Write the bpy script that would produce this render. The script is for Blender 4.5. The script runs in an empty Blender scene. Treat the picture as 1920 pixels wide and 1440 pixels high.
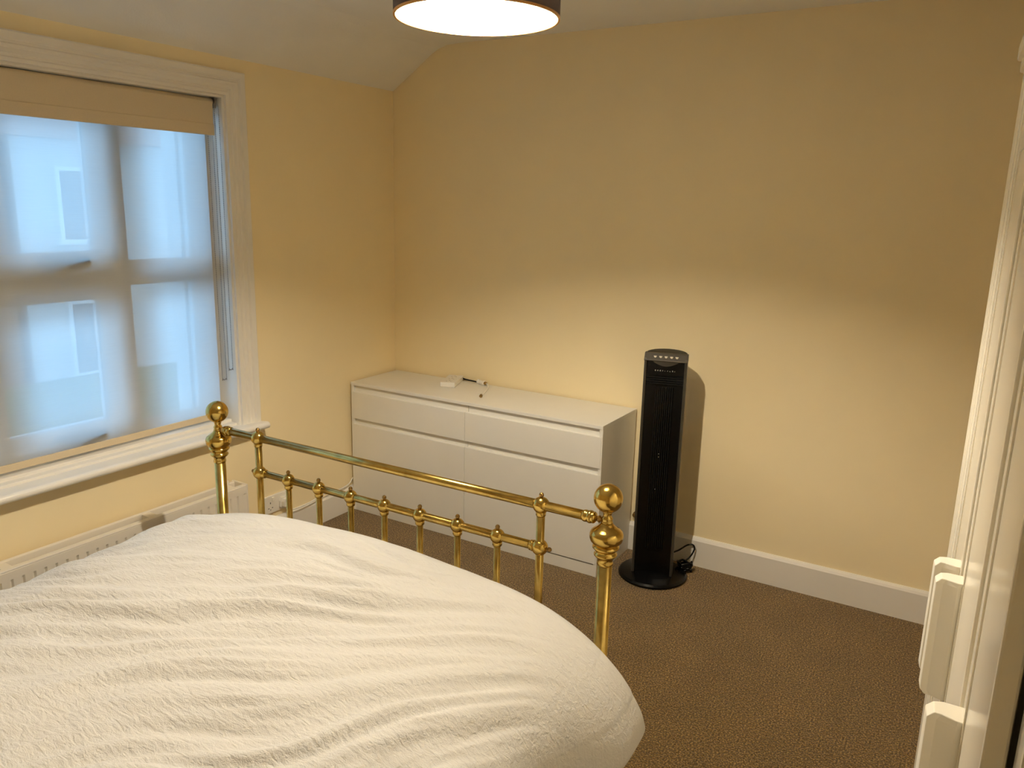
import bpy, bmesh, math, random
from mathutils import Vector, Matrix, noise

random.seed(4)
S = bpy.context.scene
C = S.collection
PI = math.pi

# ------------------------------------------------------------------ camera
CAM = Vector((2.7224, -3.3055, 1.5861))
R_ = Vector((0.8561, 0.5165, 0.0241)); F_ = Vector((-0.5000, 0.8370, -0.2222))
F_.normalize(); R_ = (R_ - F_ * R_.dot(F_)).normalized(); U_ = R_.cross(F_)
cd = bpy.data.cameras.new('camera'); cam = bpy.data.objects.new('camera', cd); C.objects.link(cam)
cd.sensor_width = 36.0; cd.lens = 1476.06 / 1920 * 36.0; cd.clip_start = 0.02; cd.clip_end = 200
mw = Matrix.Identity(4)
for i in range(3):
    mw[i][0], mw[i][1], mw[i][2], mw[i][3] = R_[i], U_[i], -F_[i], CAM[i]
cam.matrix_world = mw
S.camera = cam

# ------------------------------------------------------------------ sky, exposure
WORLD_COL = (0.40, 0.68, 1.0); WORLD_STR = 4.45
BULB_STR = 3350.0; BULB_COL = (1.0, 0.88, 0.70)
w = bpy.data.worlds.new('overcast_sky'); S.world = w; w.use_nodes = True
bg = w.node_tree.nodes['Background']
bg.inputs['Color'].default_value = (*WORLD_COL, 1); bg.inputs['Strength'].default_value = WORLD_STR
vs = S.view_settings
vs.view_transform = 'Standard'; vs.look = 'None'; vs.exposure = 0.1; vs.gamma = 1.0; vs.use_curve_mapping = False
S.cycles.use_denoising = True
S.cycles.max_bounces = 14; S.cycles.diffuse_bounces = 8; S.cycles.glossy_bounces = 6
S.cycles.transmission_bounces = 8; S.cycles.transparent_max_bounces = 16
S.cycles.sample_clamp_indirect = 6.0; S.cycles.caustics_reflective = False; S.cycles.caustics_refractive = False

# window opening (left wall) constants
WY0, WY1, WZ0, WZ1 = -2.52, -1.06, 0.60, 1.985

# ------------------------------------------------------------------ materials
def mat(name, col, rough=0.6, metal=0.0, spec=0.5, var=0.0, vscale=20, bump=0.0, bscale=200, bdist=0.002,
        coat=0.0, sheen=0.0, detail=4, aniso=None):
    m = bpy.data.materials.new(name); m.use_nodes = True
    nt = m.node_tree; b = nt.nodes['Principled BSDF']
    b.inputs['Base Color'].default_value = (*col, 1); b.inputs['Roughness'].default_value = rough
    b.inputs['Metallic'].default_value = metal; b.inputs['Specular IOR Level'].default_value = spec
    b.inputs['Coat Weight'].default_value = coat; b.inputs['Sheen Weight'].default_value = sheen
    tc = nt.nodes.new('ShaderNodeTexCoord'); src = tc.outputs['Object']
    if aniso:
        mp = nt.nodes.new('ShaderNodeMapping'); mp.inputs['Scale'].default_value = aniso
        nt.links.new(src, mp.inputs['Vector']); src = mp.outputs['Vector']
    if var:
        n = nt.nodes.new('ShaderNodeTexNoise'); n.inputs['Scale'].default_value = vscale; n.inputs['Detail'].default_value = detail
        nt.links.new(src, n.inputs['Vector'])
        r = nt.nodes.new('ShaderNodeMapRange'); r.inputs['From Min'].default_value = 0.3; r.inputs['From Max'].default_value = 0.7
        r.inputs['To Min'].default_value = 1 - var; r.inputs['To Max'].default_value = 1 + var
        nt.links.new(n.outputs['Fac'], r.inputs['Value'])
        x = nt.nodes.new('ShaderNodeVectorMath'); x.operation = 'SCALE'; x.inputs[0].default_value = col
        nt.links.new(r.outputs['Result'], x.inputs['Scale']); nt.links.new(x.outputs['Vector'], b.inputs['Base Color'])
    if bump:
        n2 = nt.nodes.new('ShaderNodeTexNoise'); n2.inputs['Scale'].default_value = bscale; n2.inputs['Detail'].default_value = 3
        nt.links.new(src, n2.inputs['Vector'])
        bp = nt.nodes.new('ShaderNodeBump'); bp.inputs['Strength'].default_value = bump; bp.inputs['Distance'].default_value = bdist
        nt.links.new(n2.outputs['Fac'], bp.inputs['Height']); nt.links.new(bp.outputs['Normal'], b.inputs['Normal'])
    return m

M = {}
M['wall'] = mat('cream_wall_paint', (0.88, 0.755, 0.49), 0.75, var=0.02, vscale=3, bump=0.12, bscale=260, bdist=0.001)
M['ceil'] = mat('white_ceiling_paint', (0.82, 0.82, 0.81), 0.85, var=0.02, vscale=4, bump=0.25, bscale=120, bdist=0.002)
M['trim'] = mat('white_gloss_trim', (0.80, 0.77, 0.71), 0.35, var=0.015, vscale=6)
M['carpet'] = None
M['furn'] = mat('white_foil_furniture', (0.80, 0.78, 0.72), 0.38, var=0.012, vscale=8, bump=0.04, bscale=300, bdist=0.0005)
M['furn_in'] = mat('white_carcass_board', (0.72, 0.70, 0.64), 0.5, var=0.01, vscale=8)
M['ward'] = mat('white_gloss_wardrobe', (0.82, 0.77, 0.66), 0.22, var=0.012, vscale=5)
M['handle'] = mat('white_plastic_handle', (0.84, 0.80, 0.70), 0.4, var=0.01, vscale=9)
M['brass'] = mat('aged_brass', (0.63, 0.44, 0.12), 0.16, metal=1.0, var=0.16, vscale=22, bump=0.03, bscale=60, bdist=0.001)
M['brass_lo'] = mat('worn_brass_tube', (0.58, 0.42, 0.13), 0.23, metal=1.0, var=0.22, vscale=26, bump=0.03, bscale=50, bdist=0.001)
M['brass_dark'] = mat('tarnished_brass', (0.36, 0.23, 0.08), 0.35, metal=1.0, var=0.25, vscale=60)
M['black'] = mat('black_gloss_plastic', (0.0025, 0.0025, 0.0025), 0.25, spec=0.22, var=0.1, vscale=10)
M['blackm'] = mat('black_matt_plastic', (0.004, 0.004, 0.004), 0.5, spec=0.2, var=0.1, vscale=10)
M['greyp'] = mat('grey_metallic_plastic', (0.050, 0.044, 0.034), 0.40, metal=0.3, var=0.05, vscale=30)
M['silver'] = mat('silver_button_plastic', (0.75, 0.70, 0.58), 0.3, metal=0.3, var=0.03, vscale=30)
M['whitep'] = mat('white_plastic', (0.82, 0.79, 0.72), 0.35, var=0.015, vscale=20)
M['hole'] = mat('dark_socket_slot', (0.01, 0.008, 0.006), 0.7, var=0.05, vscale=30)
M['rad'] = mat('white_radiator_enamel', (0.80, 0.75, 0.66), 0.32, var=0.012, vscale=7)
M['upvc'] = mat('white_window_plastic', (0.82, 0.83, 0.84), 0.3, var=0.01, vscale=6)
M['blackout'] = mat('cream_blackout_cloth', (0.62, 0.52, 0.36), 0.9, var=0.03, vscale=300, bump=0.1, bscale=500, bdist=0.0006)
M['chain'] = mat('steel_bead_chain', (0.30, 0.29, 0.28), 0.35, metal=0.8, var=0.1, vscale=200)
M['shade_out'] = mat('dark_brown_shade_cloth', (0.055, 0.032, 0.024), 0.85, var=0.12, vscale=180, bump=0.2, bscale=400, bdist=0.0006)
M['shade_in'] = mat('gold_shade_lining', (0.88, 0.77, 0.44), 0.5, var=0.03, vscale=20)
M['copper'] = mat('copper_rim', (0.75, 0.42, 0.16), 0.35, metal=0.9, var=0.05, vscale=40)
M['render'] = mat('white_pebbledash', (0.80, 0.82, 0.82), 0.9, var=0.15, vscale=120, bump=1.0, bscale=110, bdist=0.012)
M['roofing'] = mat('clay_roof', (0.30, 0.14, 0.09), 0.8, var=0.2, vscale=4, bump=0.5, bscale=8, bdist=0.03)
M['extwall'] = mat('pale_house_render', (0.62, 0.62, 0.60), 0.9, var=0.06, vscale=2)
M['extbrick'] = mat('red_house_brick', (0.42, 0.24, 0.17), 0.9, var=0.2, vscale=14)
M['exttrim'] = mat('white_house_trim', (0.85, 0.85, 0.85), 0.6, var=0.02, vscale=5)
M['extglass'] = mat('dark_house_glass', (0.10, 0.12, 0.14), 0.1, var=0.1, vscale=3)
M['hedge'] = mat('hedge_leaves', (0.09, 0.13, 0.035), 0.85, var=0.5, vscale=9, bump=1.0, bscale=20, bdist=0.1)
M['road'] = mat('pale_tarmac', (0.42, 0.43, 0.44), 0.9, var=0.1, vscale=5)
M['mattress'] = mat('white_mattress_ticking', (0.75, 0.72, 0.66), 0.85, var=0.03, vscale=15)
M['wood'] = mat('bed_slat_pine', (0.45, 0.28, 0.14), 0.6, var=0.15, vscale=6, aniso=(1, 12, 1))
M['print'] = mat('pale_lettering_ink', (0.7, 0.68, 0.6), 0.5, var=0.02, vscale=50)
M['tan'] = mat('cream_cable_sheath', (0.74, 0.66, 0.50), 0.45, var=0.03, vscale=40)
M['copperpipe'] = mat('dull_copper_pipe', (0.55, 0.30, 0.14), 0.4, metal=0.9, var=0.15, vscale=40)

def carpet_mat():
    m = bpy.data.materials.new('brown_twist_carpet'); m.use_nodes = True
    nt = m.node_tree; b = nt.nodes['Principled BSDF']; b.inputs['Roughness'].default_value = 0.95
    b.inputs['Specular IOR Level'].default_value = 0.1; b.inputs['Sheen Weight'].default_value = 0.15
    tc = nt.nodes.new('ShaderNodeTexCoord')
    n = nt.nodes.new('ShaderNodeTexNoise'); n.inputs['Scale'].default_value = 190; n.inputs['Detail'].default_value = 3
    v = nt.nodes.new('ShaderNodeTexVoronoi'); v.inputs['Scale'].default_value = 230
    big = nt.nodes.new('ShaderNodeTexNoise'); big.inputs['Scale'].default_value = 5
    for q in (n, v, big): nt.links.new(tc.outputs['Object'], q.inputs['Vector'])
    cr = nt.nodes.new('ShaderNodeValToRGB')
    e = cr.color_ramp.elements; e[0].position = 0.30; e[0].color = (0.045, 0.025, 0.008, 1)
    e[1].position = 0.72; e[1].color = (0.56, 0.36, 0.125, 1)
    k = e.new(0.5); k.color = (0.165, 0.100, 0.032, 1)
    nt.links.new(n.outputs['Fac'], cr.inputs['Fac'])
    mx = nt.nodes.new('ShaderNodeMixRGB'); mx.blend_type = 'MULTIPLY'; mx.inputs['Fac'].default_value = 0.35
    nt.links.new(cr.outputs['Color'], mx.inputs['Color1']); nt.links.new(big.outputs['Fac'], mx.inputs['Color2'])
    gain = nt.nodes.new('ShaderNodeVectorMath'); gain.operation = 'SCALE'; gain.inputs['Scale'].default_value = 1.2
    nt.links.new(mx.outputs['Color'], gain.inputs[0]); nt.links.new(gain.outputs['Vector'], b.inputs['Base Color'])
    ad = nt.nodes.new('ShaderNodeMath'); ad.operation = 'SUBTRACT'
    nt.links.new(n.outputs['Fac'], ad.inputs[0]); nt.links.new(v.outputs['Distance'], ad.inputs[1])
    bp = nt.nodes.new('ShaderNodeBump'); bp.inputs['Strength'].default_value = 0.9; bp.inputs['Distance'].default_value = 0.006
    nt.links.new(ad.outputs['Value'], bp.inputs['Height']); nt.links.new(bp.outputs['Normal'], b.inputs['Normal'])
    return m
M['carpet'] = carpet_mat()

def duvet_mat():
    m = bpy.data.materials.new('white_crinkled_cotton'); m.use_nodes = True
    nt = m.node_tree; b = nt.nodes['Principled BSDF']
    b.inputs['Base Color'].default_value = (0.76, 0.75, 0.73, 1); b.inputs['Roughness'].default_value = 0.9
    b.inputs['Specular IOR Level'].default_value = 0.15; b.inputs['Sheen Weight'].default_value = 0.1
    tc = nt.nodes.new('ShaderNodeTexCoord')
    mp = nt.nodes.new('ShaderNodeMapping'); mp.inputs['Rotation'].default_value = (0, 0, math.radians(-35)); mp.inputs['Scale'].default_value = (0.42, 1.25, 1)
    nt.links.new(tc.outputs['Object'], mp.inputs['Vector'])
    n = nt.nodes.new('ShaderNodeTexNoise'); n.inputs['Scale'].default_value = 85; n.inputs['Detail'].default_value = 3; n.inputs['Distortion'].default_value = 0.6
    nt.links.new(mp.outputs['Vector'], n.inputs['Vector'])
    n3 = nt.nodes.new('ShaderNodeTexNoise'); n3.inputs['Scale'].default_value = 420; n3.inputs['Detail'].default_value = 1
    nt.links.new(tc.outputs['Object'], n3.inputs['Vector'])
    mul = nt.nodes.new('ShaderNodeMath'); mul.operation = 'MULTIPLY_ADD'; mul.inputs[1].default_value = 0.25
    nt.links.new(n3.outputs['Fac'], mul.inputs[0]); nt.links.new(n.outputs['Fac'], mul.inputs[2])
    bp = nt.nodes.new('ShaderNodeBump'); bp.inputs['Strength'].default_value = 0.75; bp.inputs['Distance'].default_value = 0.006
    nt.links.new(mul.outputs['Value'], bp.inputs['Height']); nt.links.new(bp.outputs['Normal'], b.inputs['Normal'])
    return m
M['duvet'] = duvet_mat()

def sheer_mat():
    m = bpy.data.materials.new('sheer_white_voile'); m.use_nodes = True
    nt = m.node_tree; out = nt.nodes['Material Output']; nt.nodes.remove(nt.nodes['Principled BSDF'])
    tr = nt.nodes.new('ShaderNodeBsdfTransparent'); tr.inputs['Color'].default_value = (0.97, 0.97, 0.97, 1)
    tl = nt.nodes.new('ShaderNodeBsdfTranslucent'); tl.inputs['Color'].default_value = (0.90, 0.91, 0.92, 1)
    df = nt.nodes.new('ShaderNodeBsdfDiffuse'); df.inputs['Color'].default_value = (0.75, 0.75, 0.74, 1)
    a = nt.nodes.new('ShaderNodeMixShader'); a.inputs['Fac'].default_value = 0.07
    nt.links.new(tl.outputs[0], a.inputs[1]); nt.links.new(df.outputs[0], a.inputs[2])
    tc = nt.nodes.new('ShaderNodeTexCoord'); mp = nt.nodes.new('ShaderNodeMapping'); mp.inputs['Scale'].default_value = (1, 6, 300)
    nt.links.new(tc.outputs['Object'], mp.inputs['Vector'])
    n = nt.nodes.new('ShaderNodeTexNoise'); n.inputs['Scale'].default_value = 2.0; n.inputs['Detail'].default_value = 2
    nt.links.new(mp.outputs['Vector'], n.inputs['Vector'])
    r = nt.nodes.new('ShaderNodeMapRange'); r.inputs['To Min'].default_value = 0.83; r.inputs['To Max'].default_value = 0.90
    nt.links.new(n.outputs['Fac'], r.inputs['Value'])
    b = nt.nodes.new('ShaderNodeMixShader'); nt.links.new(r.outputs['Result'], b.inputs['Fac'])
    nt.links.new(tr.outputs[0], b.inputs[1]); nt.links.new(a.outputs[0], b.inputs[2])
    nt.links.new(b.outputs[0], out.inputs['Surface'])
    return m
M['sheer'] = sheer_mat()

def glass_mat():
    m = bpy.data.materials.new('clear_window_glass'); m.use_nodes = True
    nt = m.node_tree; out = nt.nodes['Material Output']; nt.nodes.remove(nt.nodes['Principled BSDF'])
    tr = nt.nodes.new('ShaderNodeBsdfTransparent'); tr.inputs['Color'].default_value = (0.95, 0.98, 0.98, 1)
    gl = nt.nodes.new('ShaderNodeBsdfGlossy'); gl.inputs['Roughness'].default_value = 0.02
    fr = nt.nodes.new('ShaderNodeFresnel'); fr.inputs['IOR'].default_value = 1.45
    a = nt.nodes.new('ShaderNodeMixShader')
    nt.links.new(fr.outputs[0], a.inputs['Fac']); nt.links.new(tr.outputs[0], a.inputs[1]); nt.links.new(gl.outputs[0], a.inputs[2])
    nt.links.new(a.outputs[0], out.inputs['Surface'])
    return m
M['glass'] = glass_mat()

def emit_mat(name, col, s):
    m = bpy.data.materials.new(name); m.use_nodes = True
    b = m.node_tree.nodes['Principled BSDF']
    b.inputs['Base Color'].default_value = (0.8, 0.8, 0.8, 1)
    b.inputs['Emission Color'].default_value = (*col, 1); b.inputs['Emission Strength'].default_value = s
    return m
M['bulb'] = emit_mat('lit_bulb_glass', BULB_COL, BULB_STR)

# ------------------------------------------------------------------ mesh helpers
def link(name, bm, m, parent=None, smooth=False, bevel=0.0, segs=2, loc=None):
    me = bpy.data.meshes.new(name)
    bmesh.ops.recalc_face_normals(bm, faces=bm.faces)
    bm.to_mesh(me); bm.free()
    me.materials.append(M[m] if isinstance(m, str) else m)
    o = bpy.data.objects.new(name, me); C.objects.link(o)
    if parent: o.parent = parent
    if loc: o.location = loc
    if smooth:
        for p in me.polygons: p.use_smooth = True
    if bevel:
        md = o.modifiers.new('bevel', 'BEVEL'); md.width = bevel; md.segments = segs; md.limit_method = 'ANGLE'; md.angle_limit = math.radians(40)
    return o

def box(bm, x0, x1, y0, y1, z0, z1, mtx=None):
    vs_ = [bm.verts.new((x, y, z)) for z in (z0, z1) for (x, y) in ((x0, y0), (x1, y0), (x1, y1), (x0, y1))]
    for f in ((0, 3, 2, 1), (4, 5, 6, 7), (0, 1, 5, 4), (1, 2, 6, 5), (2, 3, 7, 6), (3, 0, 4, 7)):
        bm.faces.new([vs_[i] for i in f])
    if mtx:
        for v in vs_: v.co = mtx @ v.co
    return vs_

def B(name, m, parent, *b, bevel=0.0, segs=2, mtx=None):
    bm = bmesh.new(); box(bm, *b, mtx=mtx); return link(name, bm, m, parent, bevel=bevel, segs=segs)

def lathe(bm, prof, n=28, mtx=None, cap=True):
    rings = []
    for r, z in prof:
        rings.append([bm.verts.new((r * math.cos(2 * PI * k / n), r * math.sin(2 * PI * k / n), z)) for k in range(n)])
    for a, b in zip(rings, rings[1:]):
        for k in range(n): bm.faces.new((a[k], a[(k + 1) % n], b[(k + 1) % n], b[k]))
    if cap:
        bm.faces.new(rings[0][::-1]); bm.faces.new(rings[-1])
    if mtx:
        for r in rings:
            for v in r: v.co = mtx @ v.co

def tube(bm, pts, r, n=10, cap=True):
    pts = [Vector(p) for p in pts]; rings = []; prev = None
    for i, p in enumerate(pts):
        t = (pts[min(i + 1, len(pts) - 1)] - pts[max(i - 1, 0)]).normalized()
        if prev is None:
            a = Vector((0, 0, 1)) if abs(t.z) < 0.9 else Vector((1, 0, 0))
            nrm = (a - t * a.dot(t)).normalized()
        else:
            nrm = (prev - t * prev.dot(t)).normalized()
        prev = nrm; bi = t.cross(nrm)
        rr = r[i] if isinstance(r, (list, tuple)) else r
        rings.append([bm.verts.new(p + (nrm * math.cos(2 * PI * k / n) + bi * math.sin(2 * PI * k / n)) * rr) for k in range(n)])
    for a, b in zip(rings, rings[1:]):
        for k in range(n): bm.faces.new((a[k], a[(k + 1) % n], b[(k + 1) % n], b[k]))
    if cap: bm.faces.new(rings[0][::-1]); bm.faces.new(rings[-1])

def spline(pts, sub=8):
    pts = [Vector(p) for p in pts]; out = []
    P = [pts[0] * 2 - pts[1]] + pts + [pts[-1] * 2 - pts[-2]]
    for i in range(1, len(P) - 2):
        a, b, c, d = P[i - 1:i + 3]
        for s in range(sub):
            t = s / sub
            out.append(0.5 * ((2 * b) + (c - a) * t + (2 * a - 5 * b + 4 * c - d) * t * t + (3 * b - a - 3 * c + d) * t ** 3))
    out.append(pts[-1]); return out

def prism(bm, poly, axis, a, b):
    """poly of 2D points extruded along axis ('x': pts are (y,z); 'y': (x,z); 'z': (x,y))"""
    def P(u, v, t): return {'x': (t, u, v), 'y': (u, t, v), 'z': (u, v, t)}[axis]
    A = [bm.verts.new(P(u, v, a)) for u, v in poly]; Bv = [bm.verts.new(P(u, v, b)) for u, v in poly]
    n = len(poly)
    for k in range(n): bm.faces.new((A[k], A[(k + 1) % n], Bv[(k + 1) % n], Bv[k]))
    bm.faces.new(A[::-1]); bm.faces.new(Bv)

def sphere_prof(r, z0=0.0, n=14, a0=-PI / 2, a1=PI / 2):
    return [(max(r * math.cos(a0 + (a1 - a0) * i / n), 1e-4), z0 + r * math.sin(a0 + (a1 - a0) * i / n)) for i in range(n + 1)]

def struct(o, label=None, cat=None):
    o['kind'] = 'structure'
    if label: o['label'] = label
    if cat: o['category'] = cat
    return o

def empty(name, loc=(0, 0, 0), rz=0.0):
    o = bpy.data.objects.new(name, None); C.objects.link(o); o.location = loc; o.rotation_euler = (0, 0, rz)
    o.empty_display_size = 0.1
    return o

def tag(o, label, cat, group=None):
    o['label'] = label; o['category'] = cat
    if group: o['group'] = group
    return o

# ------------------------------------------------------------------ room shell
RX, NY, CZ = 3.36, -3.80, 2.332
bm = bmesh.new(); box(bm, -0.02, RX + 0.1, NY - 0.1, 0.1, -0.12, 0.0)
struct(link('floor', bm, 'carpet'), 'brown speckled twist-pile carpet covering the whole floor', 'floor')
bm = bmesh.new(); box(bm, -0.3, RX + 0.1, 0.0, 0.15, -0.12, 2.6)
struct(link('wall_back', bm, 'wall'), 'plain cream wall behind the chest of drawers and tower fan', 'wall')
bm = bmesh.new(); box(bm, RX, RX + 0.12, NY, 0.0, -0.12, 2.6)
struct(link('wall_right', bm, 'wall'), 'plain cream wall behind the white wardrobe', 'wall')
bm = bmesh.new(); box(bm, -0.3, RX + 0.12, NY - 0.12, NY, -0.12, 2.6)
struct(link('wall_front', bm, 'wall'), 'plain cream wall behind the head of the bed', 'wall')
# left wall with the window hole
bm = bmesh.new()
ys = [NY, WY0, WY1, 0.0]; zs = [-0.12, WZ0, WZ1, 2.6]
for i in range(3):
    for j in range(3):
        if i == 1 and j == 1: continue
        box(bm, -0.285, 0.0, ys[i], ys[i + 1], zs[j], zs[j + 1])
bmesh.ops.remove_doubles(bm, verts=bm.verts, dist=1e-5)
struct(link('wall_left', bm, 'wall'), 'cream wall with the window, under the sloping ceiling', 'wall')
# ceiling: flat part, curved turn, short slope down to the left wall
prof = [(RX + 0.1, CZ), (0.40, CZ), (0.335, CZ - 0.004), (0.285, CZ - 0.018), (0.235, CZ - 0.044), (0.18, CZ - 0.082),
        (0.0, CZ - 0.199), (-0.05, CZ - 0.23), (-0.05, CZ + 0.2), (RX + 0.1, CZ + 0.2)]
bm = bmesh.new(); prism(bm, prof, 'y', NY - 0.05, 0.02)
co = link('ceiling', bm, 'ceil')
struct(co, 'off-white ceiling that curves down into a slope above the window', 'ceiling')
# baseboards
def bb_profile(h): return [(0, 0), (0.018, 0), (0.018, h - 0.016), (0.013, h - 0.007), (0.005, h), (0, h)]
bm = bmesh.new(); prism(bm, [(-a, b) for a, b in bb_profile(0.137)], 'x', 0.0, RX)
struct(link('baseboard_back', bm, 'trim'), 'white skirting board along the wall behind the tower fan', 'skirting board')
bm = bmesh.new(); prism(bm, bb_profile(0.130), 'y', NY, -0.0)
struct(link('baseboard_left', bm, 'trim'), 'white skirting board under the window and wall socket', 'skirting board')
bm = bmesh.new(); prism(bm, [(RX - a, b) for a, b in bb_profile(0.137)], 'y', NY, 0.0)
struct(link('baseboard_right', bm, 'trim'), 'white skirting board behind the wardrobe', 'skirting board')

# ------------------------------------------------------------------ window
win = empty('window_1', (-0.18, (WY0 + WY1) / 2, WZ0)); struct(win, 'white plastic casement window with openers behind the sheer blind', 'window')
wl = win.location
def WB(name, m, par, x0, x1, y0, y1, z0, z1, bevel=0.003):
    bm = bmesh.new(); box(bm, x0, x1, y0, y1, z0, z1)
    o = link(name, bm, m, par, bevel=bevel)
    base = Vector(wl)
    if par is not win: base = Vector(wl) + par.location if False else Vector(wl)
    for v in o.data.vertices: v.co -= base
    return o
FX0, FX1 = -0.230, -0.170
fr_t = 0.055
ymull = [(-1.502, -1.432), (-2.057, -1.987)]   # the mullions
zt0, zt1 = 1.255, 1.325                      # transom
WB('outer_frame', 'upvc', win, FX0, FX1, WY1 - fr_t, WY1, WZ0, WZ1)
WB('outer_frame', 'upvc', win, FX0, FX1, WY0, WY0 + fr_t, WZ0, WZ1)
WB('outer_frame', 'upvc', win, FX0, FX1, WY0 + fr_t, WY1 - fr_t, WZ1 - fr_t, WZ1)
WB('outer_frame', 'upvc', win, FX0, FX1, WY0 + fr_t, WY1 - fr_t, WZ0, WZ0 + 0.075)
for a, b in ymull: WB('mullion', 'upvc', win, FX0, FX1, a, b, WZ0 + 0.075, WZ1 - fr_t)
cols = [(ymull[0][1], WY1 - fr_t), (ymull[1][1], ymull[0][0]), (WY0 + fr_t, ymull[1][0])]
rows = [(WZ0 + 0.075, zt0), (zt1, WZ1 - fr_t)]
for a, b in cols: WB('transom', 'upvc', win, FX0, FX1, a, b, zt0, zt1)
for ci, (a, b) in enumerate(cols):
    for (z0, z1) in rows:
        if ci == 1:      # opening sashes with a handle on the bottom rail
            bm = bmesh.new(); s = 0.055; o_ = 0.012
            for q in ((a - o_, a + s, z0 - o_, z1 + o_), (b - s, b + o_, z0 - o_, z1 + o_), (a + s, b - s, z0 - o_, z0 + s), (a + s, b - s, z1 - s, z1 + o_)):
                box(bm, -0.205, -0.153, *q)
            sash = link('sash', bm, 'upvc', win, bevel=0.003)
            for v in sash.data.vertices: v.co -= Vector(wl)
            g = WB('pane', 'glass', sash, -0.183, -0.177, a + s, b - s, z0 + s, z1 - s, 0)
            hy = (a + b) / 2; hz = z0 + 0.022
            bm = bmesh.new(); box(bm, -0.153, -0.145, hy - 0.03, hy + 0.03, hz - 0.012, hz + 0.012)
            tube(bm, spline([(-0.147, hy - 0.005, hz), (-0.112, hy, hz), (-0.098, hy + 0.03, hz), (-0.080, hy + 0.115, hz + 0.004)], 5), 0.0095, 8)
            h = link('handle', bm, 'chain', sash, smooth=False)
            for v in h.data.vertices: v.co -= Vector(wl)
        else:
            bd = bmesh.new(); q = 0.014
            for rr in ((a, a + q, z0, z1), (b - q, b, z0, z1), (a + q, b - q, z0, z0 + q), (a + q, b - q, z1 - q, z1)):
                box(bd, -0.183, -0.163, *rr)
            be = link('glazing_bead', bd, 'upvc', win, bevel=0.003)
            for v in be.data.vertices: v.co -= Vector(wl)
            WB('pane', 'glass', win, -0.193, -0.187, a, b, z0, z1, 0)

# outside reveals with pebbledash
bm = bmesh.new()
box(bm, -0.320, -0.230, WY1 - 0.068, WY1 + 0.4, WZ0 - 0.4, WZ1 + 0.3)
o = link('trim_3', bm, 'render'); struct(o, 'rough white pebbledash reveal outside the window', 'reveal')
bm = bmesh.new(); box(bm, -0.320, -0.230, WY0 - 0.4, WY0 + 0.068, WZ0 - 0.4, WZ1 + 0.3)
struct(link('trim_4', bm, 'render'), 'rough white pebbledash reveal at the far jamb outside the window', 'reveal')

# inner lining, architrave, window board
bm = bmesh.new()
tri = []
for t_ in (0.010, -0.002):      # inner and outer outline of the lining, then extruded through the wall
    tri.append([(WY1 - t_, 0.60), (WY1 - t_, WZ1 - t_), (WY0 + t_, WZ1 - t_), (WY0 + t_, 0.60)])
prism(bm, tri[0] + tri[1][::-1], 'x', -0.22, 0.003)
struct(link('trim_1', bm, 'trim', bevel=0.002), 'white wooden lining of the window recess', 'window lining')
# architrave with stepped mouldings, mitred
arch = [(0.000, 0.016), (0.012, 0.016), (0.016, 0.012), (0.022, 0.012), (0.026, 0.017), (0.040, 0.017), (0.044, 0.021), (0.052, 0.021), (0.056, 0.016), (0.064, 0.016), (0.069, 0.025), (0.088, 0.028), (0.093, 0.024), (0.093, 0.0)]
bm = bmesh.new(); path = [(WY1, 0.612, 1, 0), (WY1, WZ1, 1, 1), (WY0, WZ1, -1, 1), (WY0, 0.612, -1, 0)]
rings = []
for (y, z, sy, sz) in path:
    ring = [bm.verts.new((0.0, y, z))]
    for (d, x) in arch: ring.append(bm.verts.new((x, y + sy * d, z + sz * d)))
    rings.append(ring)
for a, b in zip(rings, rings[1:]):
    n = len(a)
    for k in range(n): bm.faces.new((a[k], a[(k + 1) % n], b[(k + 1) % n], b[k]))
bm.faces.new(rings[0][::-1]); bm.faces.new(rings[-1])
struct(link('trim_2', bm, 'trim'), 'white moulded architrave around the window', 'architrave')
# window board with half-round nose
SZ, ST = 0.616, 0.03
nose = [(-0.18, SZ), (0.052, SZ)] + [(0.052 + 0.015 * math.cos(PI / 2 - PI * k / 8), SZ - 0.015 + 0.015 * math.sin(PI / 2 - PI * k / 8)) for k in range(1, 8)] + [(0.052, SZ - ST), (0.0, SZ - ST), (0.0, SZ - 0.02), (-0.18, SZ - 0.02)]
bm = bmesh.new(); prism(bm, nose, 'y', WY0 - 0.105, WY1 + 0.105)
# the part behind the wall face is only as wide as the opening, so trim it
for v in bm.verts:
    if v.co.x < -0.001: v.co.y = min(max(v.co.y, WY0), WY1)
struct(link('window_board', bm, 'trim'), 'white rounded window sill board above the radiator', 'window sill')
bm = bmesh.new(); prism(bm, [(-0.175, SZ - 0.003), (-0.012, SZ - 0.003), (-0.012, SZ + 0.010), (-0.045, SZ + 0.010), (-0.045, SZ + 0.022), (-0.175, SZ + 0.022)], 'y', WY0 + 0.01, WY1 - 0.01)
struct(link('trim_5', bm, 'trim', bevel=0.003), 'stepped white inner ledge between window frame and sill board', 'ledge')

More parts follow.
